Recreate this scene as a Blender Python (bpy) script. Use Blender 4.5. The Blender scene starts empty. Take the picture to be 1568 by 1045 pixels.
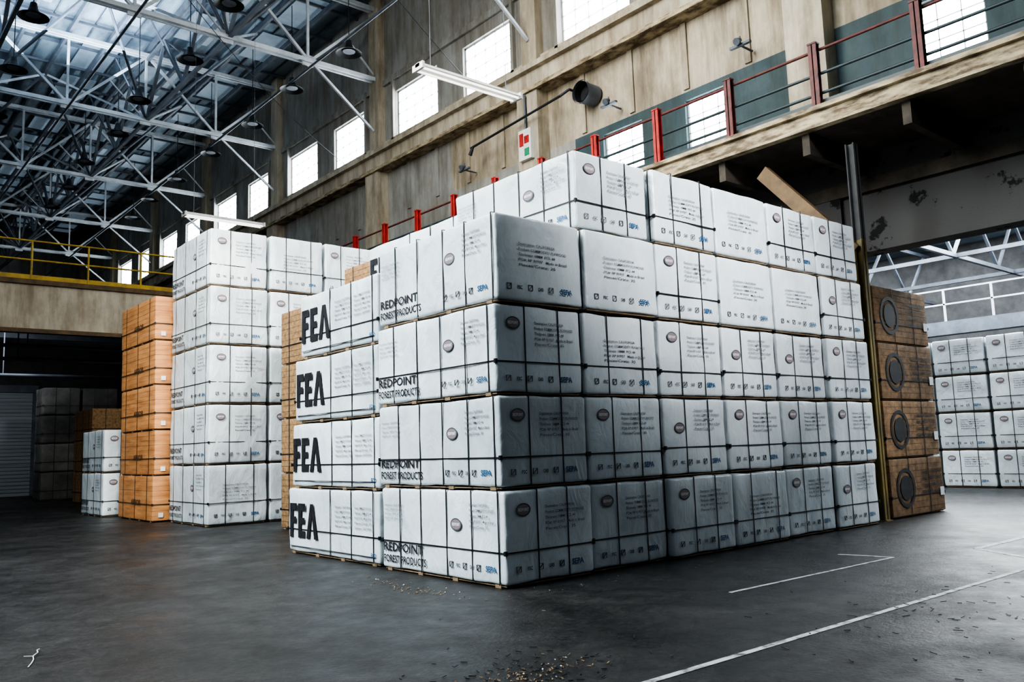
import bpy, random
from math import *
from mathutils import Vector, Matrix, noise
random.seed(7)
D=bpy.data; S=bpy.context.scene
# ---------------------------------------------------------------- materials
def mat(name,c1,c2=None,rough=.6,scale=2.0,metal=0,bump=0,bscale=20,stretch=(1,1,1),detail=6,contrast=(.35,.65),emit=0,emitc=None,rvar=0,objrand=0,bdist=.02,streak=0,grime=0):
    m=D.materials.new(name); m.use_nodes=True; nt=m.node_tree; n=nt.nodes; l=nt.links
    b=n['Principled BSDF']; b.inputs['Roughness'].default_value=rough; b.inputs['Metallic'].default_value=metal
    tc=n.new('ShaderNodeTexCoord'); mp=n.new('ShaderNodeMapping'); mp.inputs['Scale'].default_value=stretch
    l.new(tc.outputs['Object'],mp.inputs['Vector'])
    vec=mp.outputs[0]
    if objrand:
        oi=n.new('ShaderNodeObjectInfo'); va=n.new('ShaderNodeVectorMath'); va.operation='ADD'
        l.new(vec,va.inputs[0]); l.new(oi.outputs['Location'],va.inputs[1]); vec=va.outputs[0]
    c2=c2 or tuple(x*.8 for x in c1)
    nz=n.new('ShaderNodeTexNoise'); nz.inputs['Scale'].default_value=scale; nz.inputs['Detail'].default_value=detail; nz.inputs['Roughness'].default_value=.65
    l.new(vec,nz.inputs['Vector'])
    cr=n.new('ShaderNodeValToRGB'); cr.color_ramp.elements[0].position=contrast[0]; cr.color_ramp.elements[1].position=contrast[1]
    cr.color_ramp.elements[0].color=(*c2,1); cr.color_ramp.elements[1].color=(*c1,1)
    l.new(nz.outputs['Fac'],cr.inputs[0]); col=cr.outputs[0]
    if streak:
        for sc,zz,lo,hi,k in ((2.2,.12,.36,.56,streak),(.55,.6,.42,.6,streak*.7)):
            m2=n.new('ShaderNodeMapping'); m2.inputs['Scale'].default_value=(1,1,zz); l.new(tc.outputs['Object'],m2.inputs['Vector'])
            n3=n.new('ShaderNodeTexNoise'); n3.inputs['Scale'].default_value=sc; n3.inputs['Detail'].default_value=9; n3.inputs['Roughness'].default_value=.72; l.new(m2.outputs[0],n3.inputs['Vector'])
            r3=n.new('ShaderNodeValToRGB'); r3.color_ramp.elements[0].position=lo; r3.color_ramp.elements[1].position=hi
            v=1-k; r3.color_ramp.elements[0].color=(v,v*.95,v*.88,1); r3.color_ramp.elements[1].color=(1,1,1,1); l.new(n3.outputs['Fac'],r3.inputs[0])
            mm=n.new('ShaderNodeMix'); mm.data_type='RGBA'; mm.blend_type='MULTIPLY'; mm.inputs[0].default_value=1; l.new(col,mm.inputs[6]); l.new(r3.outputs[0],mm.inputs[7]); col=mm.outputs[2]
    if grime:
        n4=n.new('ShaderNodeTexNoise'); n4.inputs['Scale'].default_value=9; n4.inputs['Detail'].default_value=8; n4.inputs['Roughness'].default_value=.8; l.new(vec,n4.inputs['Vector'])
        r4=n.new('ShaderNodeValToRGB'); r4.color_ramp.elements[0].position=.28; r4.color_ramp.elements[1].position=.46
        v=1-grime; r4.color_ramp.elements[0].color=(v,v,v*.97,1); r4.color_ramp.elements[1].color=(1,1,1,1); l.new(n4.outputs['Fac'],r4.inputs[0])
        mm=n.new('ShaderNodeMix'); mm.data_type='RGBA'; mm.blend_type='MULTIPLY'; mm.inputs[0].default_value=1; l.new(col,mm.inputs[6]); l.new(r4.outputs[0],mm.inputs[7]); col=mm.outputs[2]
    if objrand:
        mr=n.new('ShaderNodeMapRange'); mr.inputs['To Min'].default_value=1-objrand; mr.inputs['To Max'].default_value=1; l.new(oi.outputs['Random'],mr.inputs[0])
        mm=n.new('ShaderNodeMix'); mm.data_type='RGBA'; mm.blend_type='MULTIPLY'; mm.inputs[0].default_value=1; l.new(col,mm.inputs[6]); l.new(mr.outputs[0],mm.inputs[7]); col=mm.outputs[2]
    l.new(col,b.inputs['Base Color'])
    if rvar:
        mr=n.new('ShaderNodeMapRange'); mr.inputs['To Min'].default_value=rough-rvar; mr.inputs['To Max'].default_value=rough+rvar
        mr.inputs['From Min'].default_value=.35; mr.inputs['From Max'].default_value=.65
        l.new(nz.outputs['Fac'],mr.inputs[0]); l.new(mr.outputs[0],b.inputs['Roughness'])
    if bump:
        n2=n.new('ShaderNodeTexNoise'); n2.inputs['Scale'].default_value=bscale; n2.inputs['Detail'].default_value=4; n2.inputs['Distortion'].default_value=.6
        l.new(vec,n2.inputs['Vector'])
        bp=n.new('ShaderNodeBump'); bp.inputs['Strength'].default_value=bump; bp.inputs['Distance'].default_value=bdist
        l.new(n2.outputs['Fac'],bp.inputs['Height']); l.new(bp.outputs[0],b.inputs['Normal'])
    if emit:
        b.inputs['Emission Color'].default_value=(*(emitc or c1),1); b.inputs['Emission Strength'].default_value=emit
    return m
M={}
M['wrap']=mat('white_wrap',(.66,.72,.745),(.51,.565,.595),rough=.36,scale=1.1,bump=.8,bscale=4.4,stretch=(1,1,.6),rvar=.08,objrand=.2,bdist=.035,grime=.14)
M['print']=mat('grey_print',(.05,.055,.06),(.09,.09,.10),rough=.6)
M['logo']=mat('logo_print',(.19,.15,.16),(.24,.20,.21),rough=.6)
M['ink']=mat('black_ink',(.010,.010,.012),(.025,.025,.03),rough=.5,scale=9)
M['blue']=mat('blue_ink',(.015,.08,.19),(.03,.11,.22),rough=.5)
M['strap']=mat('strap_plastic',(.013,.014,.016),rough=.4)
M['wood']=mat('dunnage_wood',(.28,.19,.11),(.13,.085,.05),rough=.8,scale=8)
M['orange']=mat('orange_board',(.62,.30,.115),(.42,.18,.065),rough=.6,scale=1.5,bump=.2,bscale=30,stretch=(1,1,6),objrand=.15)
M['osb']=mat('osb_board',(.42,.26,.12),(.16,.085,.04),rough=.75,scale=14,bump=.4,bscale=60,contrast=(.3,.7),objrand=.2)
M['osbd']=mat('weathered_board',(.32,.19,.09),(.12,.07,.035),rough=.75,scale=9,bump=.4,bscale=60,contrast=(.3,.7),objrand=.3)  # darker tone of the osb board, for the circle-logo packs
M['osbline']=mat('board_edge_shadow',(.08,.045,.02),rough=.8)  # dark brown for sheet-edge lines and lettering
M['label']=mat('paper_label',(.74,.75,.76),rough=.6)
M['greywrap']=mat('grey_wrap',(.22,.22,.21),(.10,.10,.098),rough=.6,scale=1.5,objrand=.5)
def floor_mat():
    m=D.materials.new('asphalt_floor'); m.use_nodes=True; nt=m.node_tree; n=nt.nodes; l=nt.links; b=n['Principled BSDF']
    tc=n.new('ShaderNodeTexCoord')
    def nz(s,d=8,r=.65,dist=0):
        x=n.new('ShaderNodeTexNoise'); x.inputs['Scale'].default_value=s; x.inputs['Detail'].default_value=d; x.inputs['Roughness'].default_value=r; x.inputs['Distortion'].default_value=dist
        l.new(tc.outputs['Object'],x.inputs['Vector']); return x
    def ramp(src,p0,p1,c0,c1):
        r=n.new('ShaderNodeValToRGB'); r.color_ramp.elements[0].position=p0; r.color_ramp.elements[1].position=p1
        r.color_ramp.elements[0].color=(*c0,1); r.color_ramp.elements[1].color=(*c1,1); l.new(src,r.inputs[0]); return r
    def mul(a,c):
        mx=n.new('ShaderNodeMix'); mx.data_type='RGBA'; mx.blend_type='MULTIPLY'; mx.inputs[0].default_value=1; l.new(a,mx.inputs[6]); l.new(c,mx.inputs[7]); return mx.outputs[2]
    a=ramp(nz(.5,9,.7).outputs['Fac'],.38,.64,(.008,.008,.0082),(.023,.0225,.0225)).outputs[0]
    a=mul(a,ramp(nz(22,10,.9).outputs['Fac'],.42,.66,(.45,.45,.45),(2.1,2.1,2.1)).outputs[0])
    a=mul(a,ramp(nz(2.4,9,.75,.8).outputs['Fac'],.38,.60,(.5,.5,.5),(1.35,1.35,1.35)).outputs[0])
    a=mul(a,ramp(nz(6,3,.5,1.5).outputs['Fac'],.30,.33,(.4,.4,.4),(1,1,1)).outputs[0])
    vo=n.new('ShaderNodeTexVoronoi'); vo.feature='DISTANCE_TO_EDGE'; vo.inputs['Scale'].default_value=.42; vo.inputs['Randomness'].default_value=1
    wv=n.new('ShaderNodeVectorMath'); wv.operation='ADD'; l.new(tc.outputs['Object'],wv.inputs[0]); l.new(nz(1.5,5).outputs['Color'],wv.inputs[1]); l.new(wv.outputs[0],vo.inputs['Vector'])
    a=mul(a,ramp(vo.outputs['Distance'],.0,.006,(.3,.3,.3),(1,1,1)).outputs[0])
    sc=ramp(nz(55,4,.6).outputs['Fac'],.69,.74,(0,0,0),(1,1,1))
    mx=n.new('ShaderNodeMix'); mx.data_type='RGBA'; l.new(sc.outputs[0],mx.inputs[0]); l.new(a,mx.inputs[6]); mx.inputs[7].default_value=(.08,.08,.08,1)
    l.new(mx.outputs[2],b.inputs['Base Color'])
    b.inputs['Specular IOR Level'].default_value=.38
    rr=ramp(nz(.9,9,.75).outputs['Fac'],.36,.64,(.28,.28,.28),(.62,.62,.62)); l.new(rr.outputs[0],b.inputs['Roughness'])
    bp=n.new('ShaderNodeBump'); bp.inputs['Strength'].default_value=.6; bp.inputs['Distance'].default_value=.012
    l.new(nz(30,6).outputs['Fac'],bp.inputs['Height'])
    bp2=n.new('ShaderNodeBump'); bp2.inputs['Strength'].default_value=.3; bp2.inputs['Distance'].default_value=.03
    l.new(nz(1.6,6).outputs['Fac'],bp2.inputs['Height']); l.new(bp.outputs[0],bp2.inputs['Normal']); l.new(bp2.outputs[0],b.inputs['Normal'])
    return m
M['floor']=floor_mat()
M['paint']=mat('worn_white_paint',(.40,.41,.42),(.05,.05,.053),rough=.6,scale=9,contrast=(.36,.52),detail=9)
M['beige']=mat('beige_concrete_wall',(.52,.455,.35),(.36,.315,.24),rough=.85,scale=.9,bump=.3,bscale=8,stretch=(1,1,.35),detail=9,contrast=(.3,.6),streak=.5)
M['cream']=mat('cream_paint',(.62,.56,.45),(.44,.395,.31),rough=.7,scale=1.5,stretch=(1,1,.4),streak=.4)
M['greybeige']=mat('grey_plaster',(.40,.40,.38),(.28,.28,.265),rough=.85,scale=1,stretch=(1,1,.4),contrast=(.3,.7),streak=.35)
M['teal']=mat('teal_wall',(.06,.095,.105),(.035,.065,.075),rough=.7,scale=1,streak=.3)
M['darkteal']=mat('dark_teal_steel',(.03,.055,.06),(.02,.03,.035),rough=.5)
M['red']=mat('red_steel',(.50,.035,.025),(.25,.02,.015),rough=.5,scale=5)
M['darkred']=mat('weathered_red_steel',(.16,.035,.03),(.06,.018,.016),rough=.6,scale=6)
M['fascia']=mat('weathered_yellow_fascia',(.46,.38,.25),(.12,.088,.055),rough=.8,scale=4,stretch=(1,.5,2),contrast=(.40,.6),detail=9)
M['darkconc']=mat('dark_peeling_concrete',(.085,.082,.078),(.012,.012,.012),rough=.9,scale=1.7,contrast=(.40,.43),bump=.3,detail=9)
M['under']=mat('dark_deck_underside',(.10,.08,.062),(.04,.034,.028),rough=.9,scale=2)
M['yellow']=mat('yellow_steel',(.50,.34,.03),(.30,.19,.02),rough=.5,scale=3)
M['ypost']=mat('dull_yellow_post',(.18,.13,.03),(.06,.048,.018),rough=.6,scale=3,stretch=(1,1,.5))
M['brace']=mat('rusty_brace',(.16,.10,.045),(.075,.048,.025),rough=.7,scale=3)
M['steel']=mat('pale_painted_steel',(.60,.64,.67),(.38,.41,.44),rough=.5,scale=1.5)
M['dsteel']=mat('grey_steel',(.13,.15,.18),(.07,.08,.10),rough=.5,scale=1.5)
M['muntin']=mat('window_frame_metal',(.55,.58,.6),(.42,.45,.47),rough=.5)
M['roof']=mat('blue_grey_roof_deck',(.30,.38,.44),(.12,.16,.20),rough=.7,scale=.5,stretch=(1.4,.5,1),contrast=(.42,.6))
M['sky']=mat('dusty_skylight',(.35,.43,.50),(.18,.23,.28),rough=.4,emit=.12,emitc=(.55,.74,.92),scale=.7)
M['glass']=mat('frosted_window_glass',(.8,.85,.9),rough=.3,emit=20,emitc=(.88,.95,1))
M['tube']=mat('fluorescent_tube',(.9,.9,.9),rough=.3,emit=2,emitc=(1,.98,.93))
M['white']=mat('white_enamel',(.70,.70,.68),(.55,.55,.53),rough=.4)
M['green']=mat('green_sign',(.03,.25,.12),rough=.5)
M['lampblk']=mat('dark_lamp_metal',(.03,.033,.037),rough=.5,metal=.3)
M['door']=mat('grey_roll_door',(.34,.38,.40),(.24,.27,.29),rough=.5,stretch=(.2,1,8),scale=2)
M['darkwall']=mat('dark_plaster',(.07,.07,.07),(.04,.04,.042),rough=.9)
# ---------------------------------------------------------------- mesh builder
class MB:
    def __init__(s): s.v=[];s.f=[];s.m=[];s.sm=[];s.mats=[]
    def mi(s,k):
        if k not in s.mats: s.mats.append(k)
        return s.mats.index(k)
    def add(s,vs,fs,k,smooth=False):
        o=len(s.v); s.v+=[tuple(v) for v in vs]; i=s.mi(k)
        for f in fs: s.f.append([a+o for a in f]); s.m.append(i); s.sm.append(smooth)
    def box(s,lo,hi,k):
        x0,y0,z0=[min(a,b) for a,b in zip(lo,hi)]; x1,y1,z1=[max(a,b) for a,b in zip(lo,hi)]
        s.add([(x0,y0,z0),(x1,y0,z0),(x1,y1,z0),(x0,y1,z0),(x0,y0,z1),(x1,y0,z1),(x1,y1,z1),(x0,y1,z1)],
              [(3,2,1,0),(4,5,6,7),(0,1,5,4),(1,2,6,5),(2,3,7,6),(3,0,4,7)],k)
    def beam(s,p,q,w,h,k):
        p=Vector(p);q=Vector(q);d=(q-p).normalized(); up=Vector((0,0,1)) if abs(d.z)<.98 else Vector((0,1,0))
        a=d.cross(up).normalized()*w/2; b=a.cross(d).normalized()*h/2
        s.add([p-a-b,p+a-b,p+a+b,p-a+b,q-a-b,q+a-b,q+a+b,q-a+b],[(3,2,1,0),(4,5,6,7),(0,1,5,4),(1,2,6,5),(2,3,7,6),(3,0,4,7)],k)
    def cyl(s,p,q,r0,r1,k,n=12,caps=True,smooth=True):
        p=Vector(p);q=Vector(q);d=(q-p).normalized(); up=Vector((0,0,1)) if abs(d.z)<.98 else Vector((0,1,0))
        a=d.cross(up).normalized(); b=a.cross(d).normalized()
        vs=[p+(a*cos(2*pi*i/n)+b*sin(2*pi*i/n))*r0 for i in range(n)]+[q+(a*cos(2*pi*i/n)+b*sin(2*pi*i/n))*r1 for i in range(n)]
        s.add(vs,[(i,(i+1)%n,n+(i+1)%n,n+i) for i in range(n)],k,smooth)
        if caps: s.add(vs,[tuple(range(n-1,-1,-1)),tuple(range(n,2*n))],k)
    def mesh(s,name):
        me=D.meshes.new(name); me.from_pydata(s.v,[],s.f)
        for k in s.mats: me.materials.append(M[k])
        me.polygons.foreach_set('material_index',s.m); me.polygons.foreach_set('use_smooth',s.sm); me.update(); return me
    def obj(s,name,loc=(0,0,0)): return link(name,s.mesh(name),loc)
def link(name,me,loc=(0,0,0),rz=0):
    o=D.objects.new(name,me); o.location=loc; o.rotation_euler[2]=rz; S.collection.objects.link(o); return o
_tc={}
def text_geo(t,bold=0.0):
    k=(t,bold)
    if k in _tc: return _tc[k]
    c=D.curves.new('t','FONT'); c.body=t; c.size=1; c.resolution_u=2; c.offset=bold; c.fill_mode='FRONT'
    o=D.objects.new('t',c); S.collection.objects.link(o); bpy.context.view_layer.update()
    dg=bpy.context.evaluated_depsgraph_get(); me=D.meshes.new_from_object(o.evaluated_get(dg))
    vs=[v.co.copy() for v in me.vertices]; fs=[tuple(p.vertices) for p in me.polygons]
    D.objects.remove(o); D.curves.remove(c); D.meshes.remove(me)
    w=max(v.x for v in vs); _tc[k]=(vs,fs,w); return _tc[k]
def put_text(mb,t,org,ux,uy,width,height,k,bold=0.0):
    vs,fs,w=text_geo(t,bold); ux=Vector(ux);uy=Vector(uy);org=Vector(org)
    mb.add([org+ux*(v.x/w*width)+uy*(v.y/.7*height) for v in vs],fs,k)
def rbox(mb,lo,hi,r,k,seed,amp):
    c=[(a+b)/2 for a,b in zip(lo,hi)]; H=[(b-a)/2 for a,b in zip(lo,hi)]
    def axis(h,n=9): return [-h,-h+.35*r,-h+r]+[(-h+r)+(2*h-2*r)*i/(n+1) for i in range(1,n+1)]+[h-r,h-.35*r,h]
    A=[axis(h) for h in H]; N=len(A[0]); idx={}; vs=[]; fs=[]
    def vert(i,j,l):
        if (i,j,l) in idx: return idx[i,j,l]
        p=Vector((A[0][i],A[1][j],A[2][l])); q=Vector([max(-H[t]+r,min(H[t]-r,p[t])) for t in range(3)])
        n=(p-q).normalized(); p=q+n*r; P=p+Vector(c)
        p=P+n*amp*(noise.noise(P*2.6+Vector((seed*7.1,seed*3.3,0)))-.25)
        idx[i,j,l]=len(vs); vs.append(p); return idx[i,j,l]
    for a in range(N-1):
        for b in range(N-1):
            fs.append((vert(a,b,0),vert(a,b+1,0),vert(a+1,b+1,0),vert(a+1,b,0)))
            fs.append((vert(a,b,N-1),vert(a+1,b,N-1),vert(a+1,b+1,N-1),vert(a,b+1,N-1)))
            fs.append((vert(a,0,b),vert(a+1,0,b),vert(a+1,0,b+1),vert(a,0,b+1)))
            fs.append((vert(a,N-1,b),vert(a,N-1,b+1),vert(a+1,N-1,b+1),vert(a+1,N-1,b)))
            fs.append((vert(0,a,b),vert(0,a,b+1),vert(0,a+1,b+1),vert(0,a+1,b)))
            fs.append((vert(N-1,a,b),vert(N-1,a+1,b),vert(N-1,a+1,b+1),vert(N-1,a,b+1)))
    mb.add(vs,fs,k,True)
W=1.25
def oval(mb,c,ux,uy,rx,ry,k):
    c=Vector(c);ux=Vector(ux);uy=Vector(uy);n=20
    nn=ux.cross(uy)*.0006
    o=[c+ux*cos(2*pi*i/n)*rx+uy*sin(2*pi*i/n)*ry for i in range(n)]; q=[c+ux*cos(2*pi*i/n)*rx*.86+uy*sin(2*pi*i/n)*ry*.8 for i in range(n)]
    mb.add(o+q,[(i,(i+1)%n,n+(i+1)%n,n+i) for i in range(n)],'print')
    mb.add(q,[tuple(range(n))],'logo')
    put_text(mb,'REDPOINT',c-ux*rx*.7-uy*ry*.2+nn,ux,uy,rx*1.4,ry*.45,'label',.02)
LINES=['Destination: CALIFORNIA','Product: COMMODITY PLYWOOD','Thickness: 18MM  PCS: 44','PO#: RP 01937   Made in Brazil','Pieces/Crate: 35']
def face_print(mb,org,ux,uy,w,h,kind):
    o=Vector(org);ux=Vector(ux);uy=Vector(uy)
    P=lambda u,v:o+ux*u*w+uy*v*h
    if kind==0:
        oval(mb,P(.17,.80),ux,uy,.095,.065,'print'); bx,by,bw=.42,.80,.50
    elif kind==1: bx,by,bw=.22,.66,.62
    else:
        oval(mb,P(.20,.62),ux,uy,.095,.065,'print'); bx,by,bw=.45,.84,.46
    for i,t in enumerate(LINES):
        put_text(mb,t,P(bx,by-.062*i),ux,uy,bw*w*(.95 if i%2 else .72),.028,'print',.008)
    for i in range(5):
        c=P(.10+.125*i,.16); s=.028
        if i%2==0:
            for a,b_ in (((-1,-1),(1,-1)),((1,-1),(1,1)),((1,1),(-1,1)),((-1,1),(-1,-1)),((-1,-1),(1,1))):
                p=c+ux*a[0]*s+uy*a[1]*s; q=c+ux*b_[0]*s+uy*b_[1]*s; mb.beam(p,q,.009,.003,'print')
        else: put_text(mb,'FSC' if i==1 else 'CARB',c-ux*.035-uy*.02,ux,uy,.07,.035,'print',.03)
    put_text(mb,'SEPA',P(.72,.13),ux,uy,.17,.055,'blue',.03)
def make_pack(kind,h,L,seed,endk=0,w=W):
    rnd=random.Random(seed*13+5); mb=MB()
    x0,x1,y0,y1,z0,z1=.018,w-.028,.012,L-.02,.030,h-.006
    for yy in (.12,L*.36,L*.64,L-.2): mb.box((x0+.02,yy,0),(x1-.02,yy+.09,.032),'wood')
    mb.box((x0+.03,y0+.03,.014),(x1-.03,y1-.03,.024),'wood')
    white=kind in('red','fea','plain')
    if white:
        rbox(mb,(x0,y0,z0),(x1,y1,z1),.035,'wrap',seed,.018)
    elif kind=='grey': rbox(mb,(x0,y0,z0),(x1,y1,z1),.03,'greywrap',seed,.02)
    else:
        body={'orange':'orange','circ':'osbd'}.get(kind,'osb')
        rbox(mb,(x0+.006,y0+.006,z0),(x1-.006,y1-.006,z1),.008,body,seed,.003)
        n=9
        for i in range(1,n):
            zz=z0+(z1-z0)*i/n; mb.box((x0+.004,y0+.004,zz),(x1-.004,y1-.004,zz+.003),'osbline' if kind!='orange' or i%3==0 else 'orange')
    e=.006; sw=.0075
    def ringY(y,k='strap'):
        mb.box((x0-e,y-sw,z0),(x0-e+.004,y+sw,z1+.0),k); mb.box((x1+e-.004,y-sw,z0),(x1+e,y+sw,z1),k)
        mb.box((x0,y-sw,z1-.001),(x1,y+sw,z1+.003),k)
    def ringX(x,k='strap'):
        mb.box((x-sw,y0-e,z0),(x+sw,y0-e+.004,z1),k); mb.box((x-sw,y1+e-.004,z0),(x+sw,y1+e,z1),k)
        mb.box((x-sw,y0,z1-.001),(x+sw,y1,z1+.003),k)
    def ringZ(z,k='strap'):
        mb.box((x0,y0-e,z-sw),(x1,y0-e+.004,z+sw),k); mb.box((x0-e,y0,z-sw),(x0-e+.004,y1,z+sw),k)
        mb.box((x1+e-.004,y0,z-sw),(x1+e,y1,z+sw),k); mb.box((x0,y1+e-.004,z-sw),(x1,y1+e,z+sw),k)
        for cx in (x0+.004,x1-.004):
            for cy in (y0+.004,y1-.004): mb.box((cx-.014,cy-.014,z-.022),(cx+.014,cy+.014,z+.022),k)
    ys={'red':[.10,.52,.95,1.42,1.85],'fea':[.14,.66,1.2],'plain':[.2,.8,1.45,2.0]}.get(kind,[.4,L/2,L-.4])
    for y in ys: ringY(min(y,L-.08)+rnd.uniform(-.03,.03))
    if not (white and seed%6 in(4,)):
        for x in ((.34,.70) if endk!=1 else (.30,.76)): ringX(w*x+rnd.uniform(-.02,.02))
    zb=h*(.36+rnd.uniform(-.02,.02))
    if kind!='red' or seed%6 not in (4,): ringZ(zb)
    px=x0-.0095; py=y0-.0095
    if white:
        face_print(mb,(x0+.04,py,z0),(1,0,0),(0,0,1),w-.1,h-.05,endk)
    if kind=='red':
        face_print(mb,(px,.98,z0),(0,-1,0),(0,0,1),.92,h-.05,2)
        put_text(mb,'REDPOINT',(px,L-.07,.225),(0,-1,0),(0,0,1),.80,.095,'ink',.02)
        put_text(mb,'FOREST PRODUCTS',(px,L-.07,.10),(0,-1,0),(0,0,1),.86,.08,'ink',.018)
        for i in range(4): put_text(mb,LINES[i],(px,L-.10,h*.78-.05*i),(0,-1,0),(0,0,1),.38,.022,'print')
    if kind=='plain':
        put_text(mb,'REDPOINT',(px,L-.07,.26),(0,-1,0),(0,0,1),.70,.10,'ink',.02)
        put_text(mb,'FOREST PRODUCTS',(px,L-.07,.13),(0,-1,0),(0,0,1),.76,.075,'ink',.018)
        face_print(mb,(px,1.05,z0),(0,-1,0),(0,0,1),.9,h-.05,2)
    if kind=='fea':
        zo=h*.25; H=.46; s=.80
        def R(u0,v0,u1,v1): mb.box((px-.001,L-.09-u0*s,zo+v0),(px+.002,L-.09-u1*s,zo+v1),'ink')
        t=.115
        R(0,0,t,H);R(t,H-.095,.26,H);R(t,.19,.23,.28)
        R(.31,0,.31+t,H);R(.31+t,H-.095,.57,H);R(.31+t,.185,.55,.27);R(.31+t,0,.57,.095)
        V=lambda u,v:(px,L-.09-u*s,zo+v)
        mb.add([V(.61,0),V(.73,0),V(.81,H*.72),V(.85,H),V(.75,H)],[(0,1,2,3,4)],'ink')
        mb.add([V(.89,0),V(1.01,0),V(.87,H),V(.85,H),V(.81,H*.72)],[(0,1,2,3,4)],'ink')
        for i in range(5):
            for j in (0,1): put_text(mb,LINES[(i+j)%5],(px,1.08-.50*j,h*.74-.06*i),(0,-1,0),(0,0,1),.40,.028,'print',.008)
        mb.beam((px,L-.1,h*.12),(px,.1,h*.12),.02,.004,'ink')
        put_text(mb,'ECO',(px,.20,.1),(0,-1,0),(0,0,1),.12,.05,'blue',.03)
    if kind=='orange':
        mb.box((.45,py-.002,h*.45),(.62,py+.004,h*.68),'label'); mb.box((.15,py-.002,h*.1),(.25,py+.004,h*.2),'label')
        put_text(mb,'ARBOR',(px,1.5,h*.35),(0,-1,0),(0,0,1),.7,.12,'osbline',.02)
    if kind=='circ':
        n=28; c=Vector((.52,py,h*.5))
        for r0,r1 in ((.32,.26),(.20,.0)):
            o=[c+Vector((cos(2*pi*i/n)*r0,0,sin(2*pi*i/n)*r0)) for i in range(n)]; q=[c+Vector((cos(2*pi*i/n)*r1,0,sin(2*pi*i/n)*r1)) for i in range(n)]
            mb.add(o+q,[(i,(i+1)%n,n+(i+1)%n,n+i) for i in range(n)],'ink')
        for i in range(4): put_text(mb,LINES[i],(1.12,py,h*.72-.11*i),(1,0,0),(0,0,1),.72,.055,'ink',.03)
        mb.box((1.75,py-.002,h*.3),(1.9,py+.004,h*.45),'label')
    return mb.mesh('%s_pack_mesh_%d'%(kind,seed))
H1=.9333; L1=2.2823
red=[make_pack('red',H1,L1,i,endk=[0,1,2,0,1,0][i]) for i in range(6)]
rj=random.Random(3)
for c in range(6):
    for t in range(4 if c==0 else 5):
        k=rj.randrange(6)
        if c==0: k=[0,3,5,4][t]
        link('wrapped_plywood_pack',red[k],(c*W+rj.uniform(-.009,.009),rj.uniform(-.04,.03)+(.03 if t==4 else 0),t*H1))
HF=.885
fea=[make_pack('fea',HF,L,i,endk=0) for i,L in enumerate((2.46,2.38,2.26,2.12))]
for t in range(4): link('wrapped_plywood_pack',fea[t],(.06+rj.uniform(-.01,.01),2.36,t*HF))
for t in range(5): link('wrapped_plywood_pack',fea[1],(1.33,2.36,t*(HF+.012)))
HL=1.1935
pl=[make_pack('plain',HL,L1,i+12,endk=i%2) for i in range(3)]
for c in range(3):
    for t in range(5): link('wrapped_plywood_pack',pl[rj.randrange(3)],(.874+c*(W+.02),10.086+rj.uniform(-.015,.015),t*HL))
org=make_pack('orange',.985,2.55,30)
for t in range(5): link('orange_board_pack',org,(.60+rj.uniform(-.02,.02),12.55+rj.uniform(-.02,.02),t*.985))
osb=make_pack('osb',1.0,2.28,31)
for x in (1.6,2.95):
    for t in range(4 if x<2 else 5): link('osb_board_pack',osb,(x,6.15,t*1.0))
for t in range(3): link('osb_board_pack',osb,(1.75,22.4,t*.999))
circ=make_pack('circ',.95,1.25,32,w=1.96)
for t in range(4): link('osb_board_pack',circ,(8.09+rj.uniform(0,.03),.13+rj.uniform(-.02,.02),t*.95))
sw_=make_pack('plain',1.05,2.05,33)
for t in range(2): link('wrapped_plywood_pack',sw_,(.38,15.6,t*1.05))
dk=make_pack('grey',1.0,1.25,34)
for c in range(3):
    for t in range(4 if c<2 else 3): link('grey_wrapped_pack',dk,(1.25+c*1.27,27.0,t*1.0))
far=make_pack('red',.91,L1,42,endk=0)
for i in range(5):
    for t in range(4): link('wrapped_plywood_pack',far,(16.5,-.9+i*1.27+W,t*.91),rz=-pi/2)
for i in range(3):
    for t in range(4): link('wrapped_plywood_pack',far,(16.3,-3.0-i*1.27+W,t*.91),rz=-pi/2)
# ---------------------------------------------------------------- room shell
mb=MB(); mb.box((-24,-16,-.1),(34,60,0),'floor'); mb.obj('floor')
XW=10.0
def wallbox(mb,y0,y1,z0,z1,k): mb.box((XW,y0,z0),(XW+.35,y1,z1),k)
wins=[]
for base in (2.7-8.3,2.7,10.99,19.35,27.6,35.9,44.2):
    wins+= [(base,base+2.5),(base+3.9,base+6.4)]
low=[(-7.9,-6.6),(-1.35,-.1),(3.85,5.1),(6.4,7.7)]
mb=MB()
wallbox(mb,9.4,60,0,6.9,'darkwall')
def band(ops,z0,z1,k,ya=-16,yb=60):
    y=ya
    for a,b in ops: wallbox(mb,y,a,z0,z1,k); y=b
    wallbox(mb,y,yb,z0,z1,k)
band(low,8.0,9.15,'teal',yb=8.7); band([],6.9,8.0,'teal',yb=8.7); band([],9.15,9.35,'teal',yb=8.7)
wallbox(mb,8.7,60,6.9,9.35,'greybeige')
wallbox(mb,-16,14.2,9.35,12.15,'beige'); wallbox(mb,14.2,60,9.35,12.15,'greybeige')
band(wins,12.15,13.81,'greybeige'); wallbox(mb,-16,60,13.81,17.7,'greybeige')
y=-15.0
while y<58:
    mb.box((XW-.05,y,9.4),(XW,y+.16,11.0),'beige' if y<14 else 'greybeige'); y+=1.66
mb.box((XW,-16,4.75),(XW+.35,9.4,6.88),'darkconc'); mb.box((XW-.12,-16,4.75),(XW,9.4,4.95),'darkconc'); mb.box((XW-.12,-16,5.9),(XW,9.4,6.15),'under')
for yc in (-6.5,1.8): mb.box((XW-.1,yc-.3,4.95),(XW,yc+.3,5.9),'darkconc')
for yc in (-8.2,8.8): mb.box((XW,yc-.3,0),(XW+.35,yc+.3,4.75),'darkconc')
mb.obj('wall_right')
mb=MB()
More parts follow.
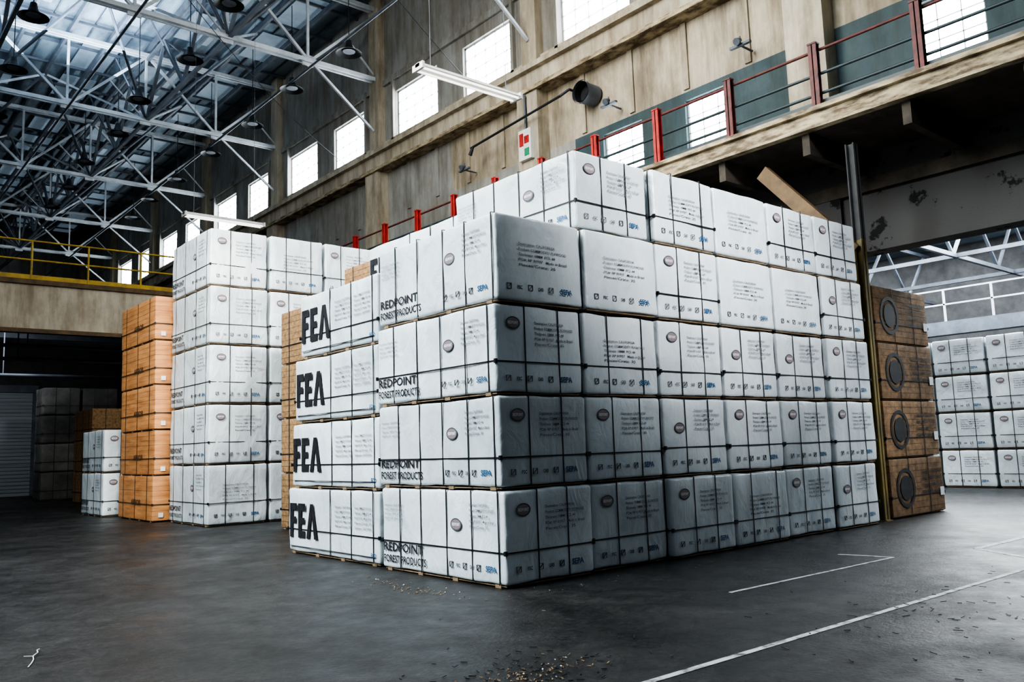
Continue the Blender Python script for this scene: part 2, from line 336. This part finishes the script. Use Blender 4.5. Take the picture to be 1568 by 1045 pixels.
for yc in [1.8+8.3*i for i in range(-2,8)]:
    mb.box((XW-.42,yc-.42,6.98),(XW,yc+.42,11.0),'cream'); mb.box((XW-.28,yc-.3,11.75),(XW,yc+.3,17.6),'cream')
    for dy in (-1.0,0.85): mb.box((XW-.12,yc+dy,11.75),(XW,yc+dy+.12,14.4),'greybeige')
mb.obj('trim_pilasters')
mb=MB()
mb.box((XW-.5,-16,11.0),(XW,60,11.12),'fascia'); mb.box((XW-.38,-16,11.12),(XW,60,11.6),'cream'); mb.box((XW-.55,-16,11.6),(XW,60,11.75),'cream')
mb.box((XW-.12,-16,12.02),(XW,60,12.12),'cream'); mb.box((XW-.10,-16,14.2),(XW,60,14.4),'greybeige')
mb.obj('trim_crane_ledge')
def window(i,a,b,z0,z1,nx,nz):
    mb=MB(); mb.box((XW+.16,a,z0),(XW+.19,b,z1),'glass')
    for s in range(nx+1):
        y=a+(b-a)*s/nx; t=.05 if s in(0,nx) else .010; mb.box((XW+.10,max(a,y-t),z0),(XW+.155,min(b,y+t),z1),'muntin')
    for s in range(nz+1):
        z=z0+(z1-z0)*s/nz; t=.05 if s in(0,nz) else .010; mb.box((XW+.10,a,max(z0,z-t)),(XW+.155,b,min(z1,z+t)),'muntin')
    mb.obj('window_%d'%i)
n=1
for a,b in wins: window(n,a,b,12.15,13.81,5,4); n+=1
for a,b in low: window(n,a,b,8.0,9.15,3,3); n+=1
mb=MB(); mb.box((-24,-10,17.7),(XW+.35,60,17.9),'roof'); 
x=-23.5
while x<XW: mb.box((x,-10,17.62),(x+.05,60,17.70),'dsteel'); x+=.7
mb.obj('ceiling')
mb=MB()
for yc in [10.1+8.3*i for i in range(-2,6)]:
    for xa in (-17.2,-11.7,-6.1,-.55,2.4,5.0,7.6):
        for dy in (1.2,4.6): mb.box((xa,yc+dy,17.60),(xa+1.3,yc+dy+2.4,17.615),'sky')
mb.obj('window_skylights')
ZB,ZT=14.5,17.15
mb=MB()
for yc in [1.8+8.3*i for i in range(0,7)]:
    for z in (ZB,ZT):
        for d in (-.1,.1): mb.box((-24,yc+d-.035,z-.07),(XW,yc+d+.035,z+.07),'steel')
    xs=[XW-2.775*i for i in range(0,13)]
    for i,x in enumerate(xs[:-1]):
        mb.beam((x-.05,yc,ZB),(x-.05,yc,ZT),.08,.08,'steel')
        if i%2==0: mb.beam((x,yc,ZT),(x-2.775,yc,ZB),.09,.09,'steel')
        else: mb.beam((x,yc,ZB),(x-2.775,yc,ZT),.09,.09,'steel')
        mb.box((x-.25,yc-.02,ZB-.18),(x+.15,yc+.02,ZB+.22),'steel')
        mb.beam((x-.05,yc,ZB),(x-1.4,yc,(ZB+ZT)/2),.05,.05,'steel')
    mb.beam((XW-.3,yc,12.6),(XW-2.7,yc,ZB),.08,.08,'steel')
mb.obj('roof_truss_frame')
mb=MB()
for xc in (4.45,-1.1,-6.65,-12.2):
    for z in (ZB+.02,ZT-.15):
        mb.box((xc-.06,-8,z-.05),(xc+.06,60,z+.05),'dsteel')
    y=1.8
    while y<59:
        st=8.3/4
        for i in range(4):
            a,b=(ZB,ZT-.15) if i%2==0 else (ZT-.15,ZB)
            mb.beam((xc,y+i*st,a),(xc,y+(i+1)*st,b),.11,.09,'dsteel')
            mb.beam((xc,y+i*st,a),(xc+(.9 if i%2 else -.9),y+(i+.5)*st,17.2),.05,.05,'dsteel')
        for s in (-1,1):
            mb.beam((xc,y,ZB),(xc+s*2.7,y+4.15,17.2),.08,.08,'steel'); mb.beam((xc,y+8.3,ZB),(xc+s*2.7,y+4.15,17.2),.08,.08,'dsteel')
        y+=8.3
for x in [XW-1.39*i for i in range(1,24)]: mb.box((x-.05,-8,17.3),(x+.05,60,17.5),'dsteel')
y=-5
while y<60: mb.box((-24,y,17.5),(XW,y+.08,17.6),'dsteel'); y+=2.075
for x in (7.2,1.6,-3.9): mb.cyl((x,-8,14.25),(x,60,14.25),.045,.045,'dsteel',8)
mb.obj('roof_purlin_bracing')
lm=MB(); n=18
prof=[(.05,.45),(.09,.42),(.12,.25),(.17,.12),(.42,0),(.39,.01)]
for (r0,z0),(r1,z1) in zip(prof,prof[1:]): lm.cyl((0,0,z0),(0,0,z1),r0,r1,'lampblk',n,False)
lm.cyl((0,0,.05),(0,0,.06),.2,.2,'dsteel',n); lm.cyl((0,0,.45),(0,0,3.15),.015,.015,'lampblk',6)
lme=lm.mesh('high_bay_lamp')
for x in (7.5,3.55,-.6,-5.2):
    for y in (12,16,20,24,28,32,36,40):
        link('high_bay_lamp',lme,(x+rj.uniform(-.3,.3),y+rj.uniform(-.4,.4),14.1))
def fixture(x0,y,z,l=2.45):
    mb=MB(); mb.box((0,-.07,.02),(l,.07,.10),'white')
    mb.add([(0,-.17,0),(l,-.17,0),(l,-.07,.08),(0,-.07,.08)],[(0,1,2,3)],'white'); mb.add([(0,.17,0),(l,.17,0),(l,.07,.08),(0,.07,.08)],[(0,1,2,3)],'white')
    for s in (-.09,.09): mb.cyl((.06,s,-.012),(l-.06,s,-.012),.022,.022,'tube',10)
    for s in (0,l-.05): mb.box((s,-.17,-.04),(s+.05,.17,.09),'white')
    for s in (.3,l-.3):
        mb.cyl((s,0,.1),(s+.0,0,.8),.008,.008,'dsteel',6); mb.cyl((s,0,.8),(s,0,17.2-z),.005,.005,'dsteel',6)
    mb.obj('hanging_fluorescent_fixture',(x0,y,z))
fixture(3.2,6.0,8.42); fixture(3.0,18.0,8.42)
mb=MB()
for (p,q,sg) in (((9.9,12.5,11.9),(-4,6.5,16.5),.5),((9.9,4.2,12.0),(1,9.5,14.5),.4),((9.9,20.5,11.9),(2,16.0,14.4),.4)):
    p=Vector(p);q=Vector(q); pr=p
    for i in range(1,15):
        t=i/14; c=p.lerp(q,t); c.z-=sg*4*t*(1-t); mb.cyl(pr,c,.011,.011,'lampblk',5,False); pr=c
mb.obj('overhead_cable_run')
# ---------------------------------------------------------------- mezzanine right
XD=7.85
mb=MB()
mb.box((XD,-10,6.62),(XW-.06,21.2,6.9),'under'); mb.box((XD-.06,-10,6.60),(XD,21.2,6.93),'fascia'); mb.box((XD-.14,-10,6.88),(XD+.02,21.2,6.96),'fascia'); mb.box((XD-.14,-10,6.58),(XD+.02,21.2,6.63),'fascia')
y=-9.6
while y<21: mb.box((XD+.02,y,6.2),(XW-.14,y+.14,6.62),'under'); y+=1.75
mb.obj('mezzanine_deck')
mb=MB()
def ipost(mb,x,y,z0,z1,s,k):
    mb.box((x-s,y-s,z0),(x+s,y-s+.02,z1),k); mb.box((x-s,y+s-.02,z0),(x+s,y+s,z1),k); mb.box((x-.012,y-s,z0),(x+.012,y+s,z1),k)
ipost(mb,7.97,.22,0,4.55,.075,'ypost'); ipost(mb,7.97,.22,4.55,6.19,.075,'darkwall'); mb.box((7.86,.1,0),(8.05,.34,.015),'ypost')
mb.beam((7.95,.3,4.35),(7.95,1.9,6.15),.14,.26,'brace'); mb.obj('steel_column')
mb=MB()
py_=[-1.1-1.75*2,-1.1-1.75]+[-1.1+1.75*i for i in range(0,13)]
for i,y in enumerate(py_):
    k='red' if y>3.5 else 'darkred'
    mb.box((XD-.12,y-.075,6.965),(XD-.10,y+.075,8.08),k); mb.box((XD-.02,y-.075,6.965),(XD+.0,y+.075,8.08),k); mb.box((XD-.12,y-.01,6.965),(XD,y+.01,8.08),k); mb.box((XD-.13,y-.08,8.06),(XD+.01,y+.08,8.09),k)
for z in (7.98,7.55,7.2): mb.cyl((XD+.02,py_[0],z),(XD+.02,py_[-1],z),.028,.028,'darkteal' if z!=7.98 else 'darkred',8)
mb.box((XD+.01,py_[0],6.965),(XD+.03,py_[-1],7.08),'darkteal')
mb.obj('mezzanine_railing')
mb=MB(); dx0=9.45
mb.cyl((dx0,7.9,10.25),(XW-.06,7.9,10.25),.27,.27,'dsteel',24,False); mb.cyl((dx0+.03,7.9,10.25),(XW-.06,7.9,10.25),.24,.24,'lampblk',24,False); mb.cyl((9.7,7.9,10.25),(9.71,7.9,10.25),.24,.24,'ink',24); mb.cyl((dx0,7.9,10.25),(dx0+.05,7.9,10.25),.30,.30,'dsteel',24,False)
mb.obj('exhaust_duct')
mb=MB(); mb.cyl((9.3,8.5,10.3),(9.3,12.3,10.05),.035,.035,'lampblk',10); mb.cyl((9.3,8.5,10.3),(9.45,8.3,10.45),.035,.035,'lampblk',10); mb.cyl((9.45,8.3,10.45),(XW-.06,8.3,10.45),.035,.035,'lampblk',10); mb.cyl((9.3,12.2,10.05),(9.3,12.35,9.85),.035,.06,'lampblk',10)
mb.obj('steam_pipe')
mb=MB(); mb.box((XW-.55,9.85,9.1),(XW-.425,10.35,9.95),'white'); mb.box((XW-.57,9.92,9.55),(XW-.55,10.1,9.75),'red'); mb.box((XW-.57,9.92,9.2),(XW-.55,10.1,9.4),'green'); mb.box((XW-.57,10.15,9.5),(XW-.55,10.3,9.85),'red'); mb.cyl((XW-.5,10.1,9.95),(XW-.5,10.1,10.95),.03,.03,'dsteel',8)
mb.obj('electrical_switch_box')
for y in (3.2,7.0,12.9):
    mb=MB(); mb.cyl((9.5,y,9.6),(XW-.06,y,9.6),.025,.025,'dsteel',8); mb.box((9.46,y-.25,9.58),(9.54,y+.25,9.63),'dsteel'); mb.cyl((9.5,y,9.6),(9.5,y,9.8),.02,.02,'dsteel',8); mb.cyl((9.5,y,9.72),(9.36,y,9.64),.05,.08,'dsteel',10); mb.obj('wall_bracket_floodlight')
YM=21.5
mb=MB(); mb.box((-23.95,YM,6.6),(7.7,33.8,6.74),'under'); mb.box((-23.95,YM-.12,5.25),(7.7,YM,6.62),'cream'); mb.box((-23.95,YM-.2,6.6),(7.7,YM,6.74),'brace'); mb.box((-23.95,YM-.2,5.15),(7.7,YM+.1,5.27),'brace')
for y in (24,27,30): mb.box((-23.95,y,6.1),(7.7,y+.2,6.6),'dsteel')
for z,y in ((4.95,23),(4.7,24.5),(4.4,27)):
    mb.cyl((-22,y,z),(7,y,z),.06,.06,'dsteel',8)
    for x in (-20,-10,0,5): mb.cyl((x,y,z),(x,y,6.6),.02,.02,'dsteel',6)
mb.obj('mezzanine_crossing_deck')
for x in (-16,-9,-4.2,6.8):
    mb=MB(); mb.box((x-.15,YM+.12,0),(x+.15,YM+.42,5.10),'darkconc'); mb.box((x-.22,YM+.05,0),(x+.22,YM+.49,.12),'darkconc'); mb.box((x-.22,YM+.12,4.95),(x+.22,YM+.49,5.12),'darkconc'); mb.obj('concrete_column')
mb=MB(); x=-23.5
while x<7.7:
    mb.cyl((x,YM-.05,6.745),(x,YM-.05,7.95),.03,.03,'yellow',8); x+=1.55
for z in (7.93,7.35): mb.cyl((-23.5,YM-.05,z),(7.6,YM-.05,z),.028,.028,'yellow',8)
mb.box((-23.9,YM-.06,6.745),(7.6,YM-.04,6.9),'yellow'); mb.obj('mezzanine_crossing_railing')
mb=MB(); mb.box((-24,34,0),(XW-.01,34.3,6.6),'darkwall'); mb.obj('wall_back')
mb=MB(); mb.box((-24,59.8,0),(XW+.35,60,17.7),'greybeige'); mb.obj('wall_back_far')
mb=MB(); mb.box((-24,-16.3,0),(34,-16,12.0),'darkwall'); mb.obj('wall_front')  # unseen wall added to cut low light reaching the right faces
mb=MB(); mb.box((-24.3,-16,0),(-24,60,6.0),'darkwall'); mb.obj('wall_left')  # unseen low wall added to reduce ambient light near the floor
mb=MB(); mb.box((-2.2,33.9,0),(2.2,33.98,4.3),'door')
z=.0
while z<4.2: mb.box((-2.2,33.87,z),(2.2,33.9,z+.06),'door'); z+=.15
mb.box((-2.4,33.85,0),(-2.2,33.98,4.5),'dsteel'); mb.box((2.2,33.85,0),(2.4,33.98,4.5),'dsteel'); mb.box((-2.4,33.8,4.3),(2.4,33.98,4.6),'dsteel'); mb.obj('door_1')
# ---------------------------------------------------------------- neighbouring bay
mb=MB(); mb.box((XW+.35,-16,9.6),(34,34,9.75),'roof'); mb.obj('ceiling_bay')
mb=MB()
for i in range(4):
    for y in (-14,-9,-4,1,6,11,16): mb.box((14+i*5,y,9.56),(17+i*5,y+3.4,9.6),'glass')
mb.obj('window_bay_skylights')
mb=MB(); mb.box((33.8,-16,0),(34,34,9.6),'darkwall'); mb.box((XW+.35,33.8,0),(34,34,9.6),'darkwall'); mb.obj('wall_bay')
mb=MB()
for y in (-10,-5,0,5,10,15,20):
    for z in (7.2,9.3): mb.box((XW+.4,y-.06,z-.07),(33.8,y+.06,z+.07),'dsteel')
    x=XW+.5; i=0
    while x<32:
        a,b=(7.2,9.3) if i%2 else (9.3,7.2); mb.beam((x,y,a),(x+1.9,y,b),.09,.09,'dsteel'); x+=1.9; i+=1
for x in (14,19,24,29):
    mb.box((x-.06,-14,7.13),(x+.06,30,7.27),'dsteel')
mb.box((12.4,-14,5.6),(12.6,30,6.0),'under'); 
mb.obj('bay_truss_frame')
mb=MB(); mb.box((24,-14,4.6),(24.4,30,5.05),'dsteel')
y=-14
while y<30: mb.box((24.0,y,5.05),(24.06,y+.06,6.1),'steel'); y+=1.5
for z in (5.6,6.1): mb.box((24,-14,z),(24.05,30,z+.05),'steel')
for y in (-9,0,9,18): mb.box((24.1,y,0),(24.35,y+.25,4.6),'dsteel')
mb.obj('bay_catwalk')
# ---------------------------------------------------------------- floor markings + debris
mb=MB()
def stripe(x0,y0,x1,y1,w=.09): mb.beam((x0,y0,.002),(x1,y1,.002),w,.003,'paint')
stripe(-1.6,-3.05,7.5,-3.2,.055); stripe(1.2,-1.72,4.1,-1.8,.04); stripe(4.1,-1.8,4.0,-1.2,.04); stripe(5.3,-2.2,9.5,-2.25); stripe(5.3,-2.2,4.7,-3.1,.08); stripe(7.5,-2.2,7.2,-3.2)
mb.obj('floor_marking_lines')
mb=MB()
def chips(cx,cy,sx,sy,n,k,lm=.05):
    for i in range(n):
        x=cx+rj.gauss(0,sx); y=cy+rj.gauss(0,sy); a=rj.uniform(0,pi); l=rj.uniform(.008,lm); z=rj.uniform(.004,.008)
        if x>-.06 and y>-.06: continue
        mb.beam((x,y,z),(x+cos(a)*l,y+sin(a)*l,z+rj.uniform(0,.006)),rj.uniform(.003,.009),.004,k)
chips(-1.9,-2.45,.35,.11,150,'wood',.03); chips(-.55,.7,.10,.5,70,'wood',.035); chips(-2.0,-2.4,.5,.25,160,'ink'); chips(1.8,-3.6,1.3,.5,110,'ink',.08); chips(.5,-.4,1,.12,20,'wood',.025); chips(-1.9,-2.45,.3,.1,14,'label',.015); chips(-.5,.6,.12,.4,8,'label',.018)
mb.obj('wood_chip_debris')
mb=MB(); P=[(-3.97,.16,.006),(-3.93,.26,.010),(-3.90,.36,.012),(-3.885,.46,.014),(-3.84,.54,.018),(-3.83,.62,.02),(-3.80,.69,.012)]
for a,b in zip(P,P[1:]): mb.beam(a,b,.006,.003,'label')
mb.beam(P[3],(-3.93,.52,.01),.005,.003,'label')
mb.obj('plastic_strap_scrap')
# ---------------------------------------------------------------- light
w=D.worlds.new('world'); S.world=w; w.use_nodes=True; bg=w.node_tree.nodes['Background']; bg.inputs[0].default_value=(.74,.88,1,1); bg.inputs[1].default_value=.60
def area(name,loc,tgt,sx,sy,e,c=(1,1,1),spread=pi):
    l=D.lights.new(name,'AREA'); l.shape='RECTANGLE'; l.size=sx; l.size_y=sy; l.energy=e; l.color=c; l.spread=spread
    o=D.objects.new(name,l); o.location=loc; o.rotation_euler=(Vector(tgt)-Vector(loc)).to_track_quat('-Z','Y').to_euler(); S.collection.objects.link(o)
def spot(name,loc,tgt,ang,e,c,rad=.8,blend=1):
    l=D.lights.new(name,'SPOT'); l.spot_size=radians(ang); l.spot_blend=blend; l.energy=e; l.color=c; l.shadow_soft_size=rad
    o=D.objects.new(name,l); o.location=loc; o.rotation_euler=(Vector(tgt)-Vector(loc)).to_track_quat('-Z','Y').to_euler(); S.collection.objects.link(o)
spot('window_daylight',(1.5,-12,10),(3.8,0,5.7),37,21000,(.98,.99,1))  # added spot, no window modelled there; brightens upper tiers of the right faces
spot('bay_daylight',(6.5,-9,8),(7.6,0,1.9),22,3200,(.95,.98,1))  # added spot inside the hall, brightens the stack's right end low down
area('skylight_lamp_left',(-12,3,13),(0,3,2.2),5,10,2300,(.86,.96,1),1.8)
area('skylight_lamp_wall',(1,6,16.9),(10,6,9.5),4,22,4500,(1,.965,.90))  # added fill light under the roof, brightens the upper right wall
area('skylight_lamp_deep',(-4,24,16),(-4,24,30),16,8,3000,(.72,.86,1))  # added fill light aimed upward, brightens the far roof
area('pendant_lamp_under_mezzanine',(-1,27,6.0),(-.5,33,1),4,3,200,(.9,.95,1))  # added fill without a fixture, lifts the dark space under the crossing
spot('orange_daylight',(-1,4,9),(1.2,12.5,3),30,4200,(1,.95,.88))
area('bay_lamp',(20,3,9.4),(17,2,0),8,12,3600,(.95,.98,1))  # added fill without a fixture, brightens the white stacks in the bay
area('bay_lamp_near',(13,-3,8.9),(13,-3,0),2,10,400,(.95,.98,1))  # added fill on the near side of the bay, no fixture
# ---------------------------------------------------------------- camera
yaw,pitch,roll=.8680,.1253,-.0335
f=Vector((cos(pitch)*cos(yaw),cos(pitch)*sin(yaw),sin(pitch))); r=Vector((sin(yaw),-cos(yaw),0)); u=r.cross(f)
r2=r*cos(roll)+u*sin(roll); u2=-r*sin(roll)+u*cos(roll)
cd=D.cameras.new('camera'); cam=D.objects.new('camera',cd); S.collection.objects.link(cam)
Mx=Matrix((r2,u2,-f)).transposed().to_4x4(); Mx.translation=(-5.2075,-6.3908,1.3538); cam.matrix_world=Mx
cd.sensor_width=36; cd.sensor_fit='HORIZONTAL'; cd.lens=29.52; cd.clip_end=300
S.camera=cam
S.view_settings.view_transform='AgX'
try: S.view_settings.look='AgX - High Contrast'
except Exception: pass
S.view_settings.exposure=-.12
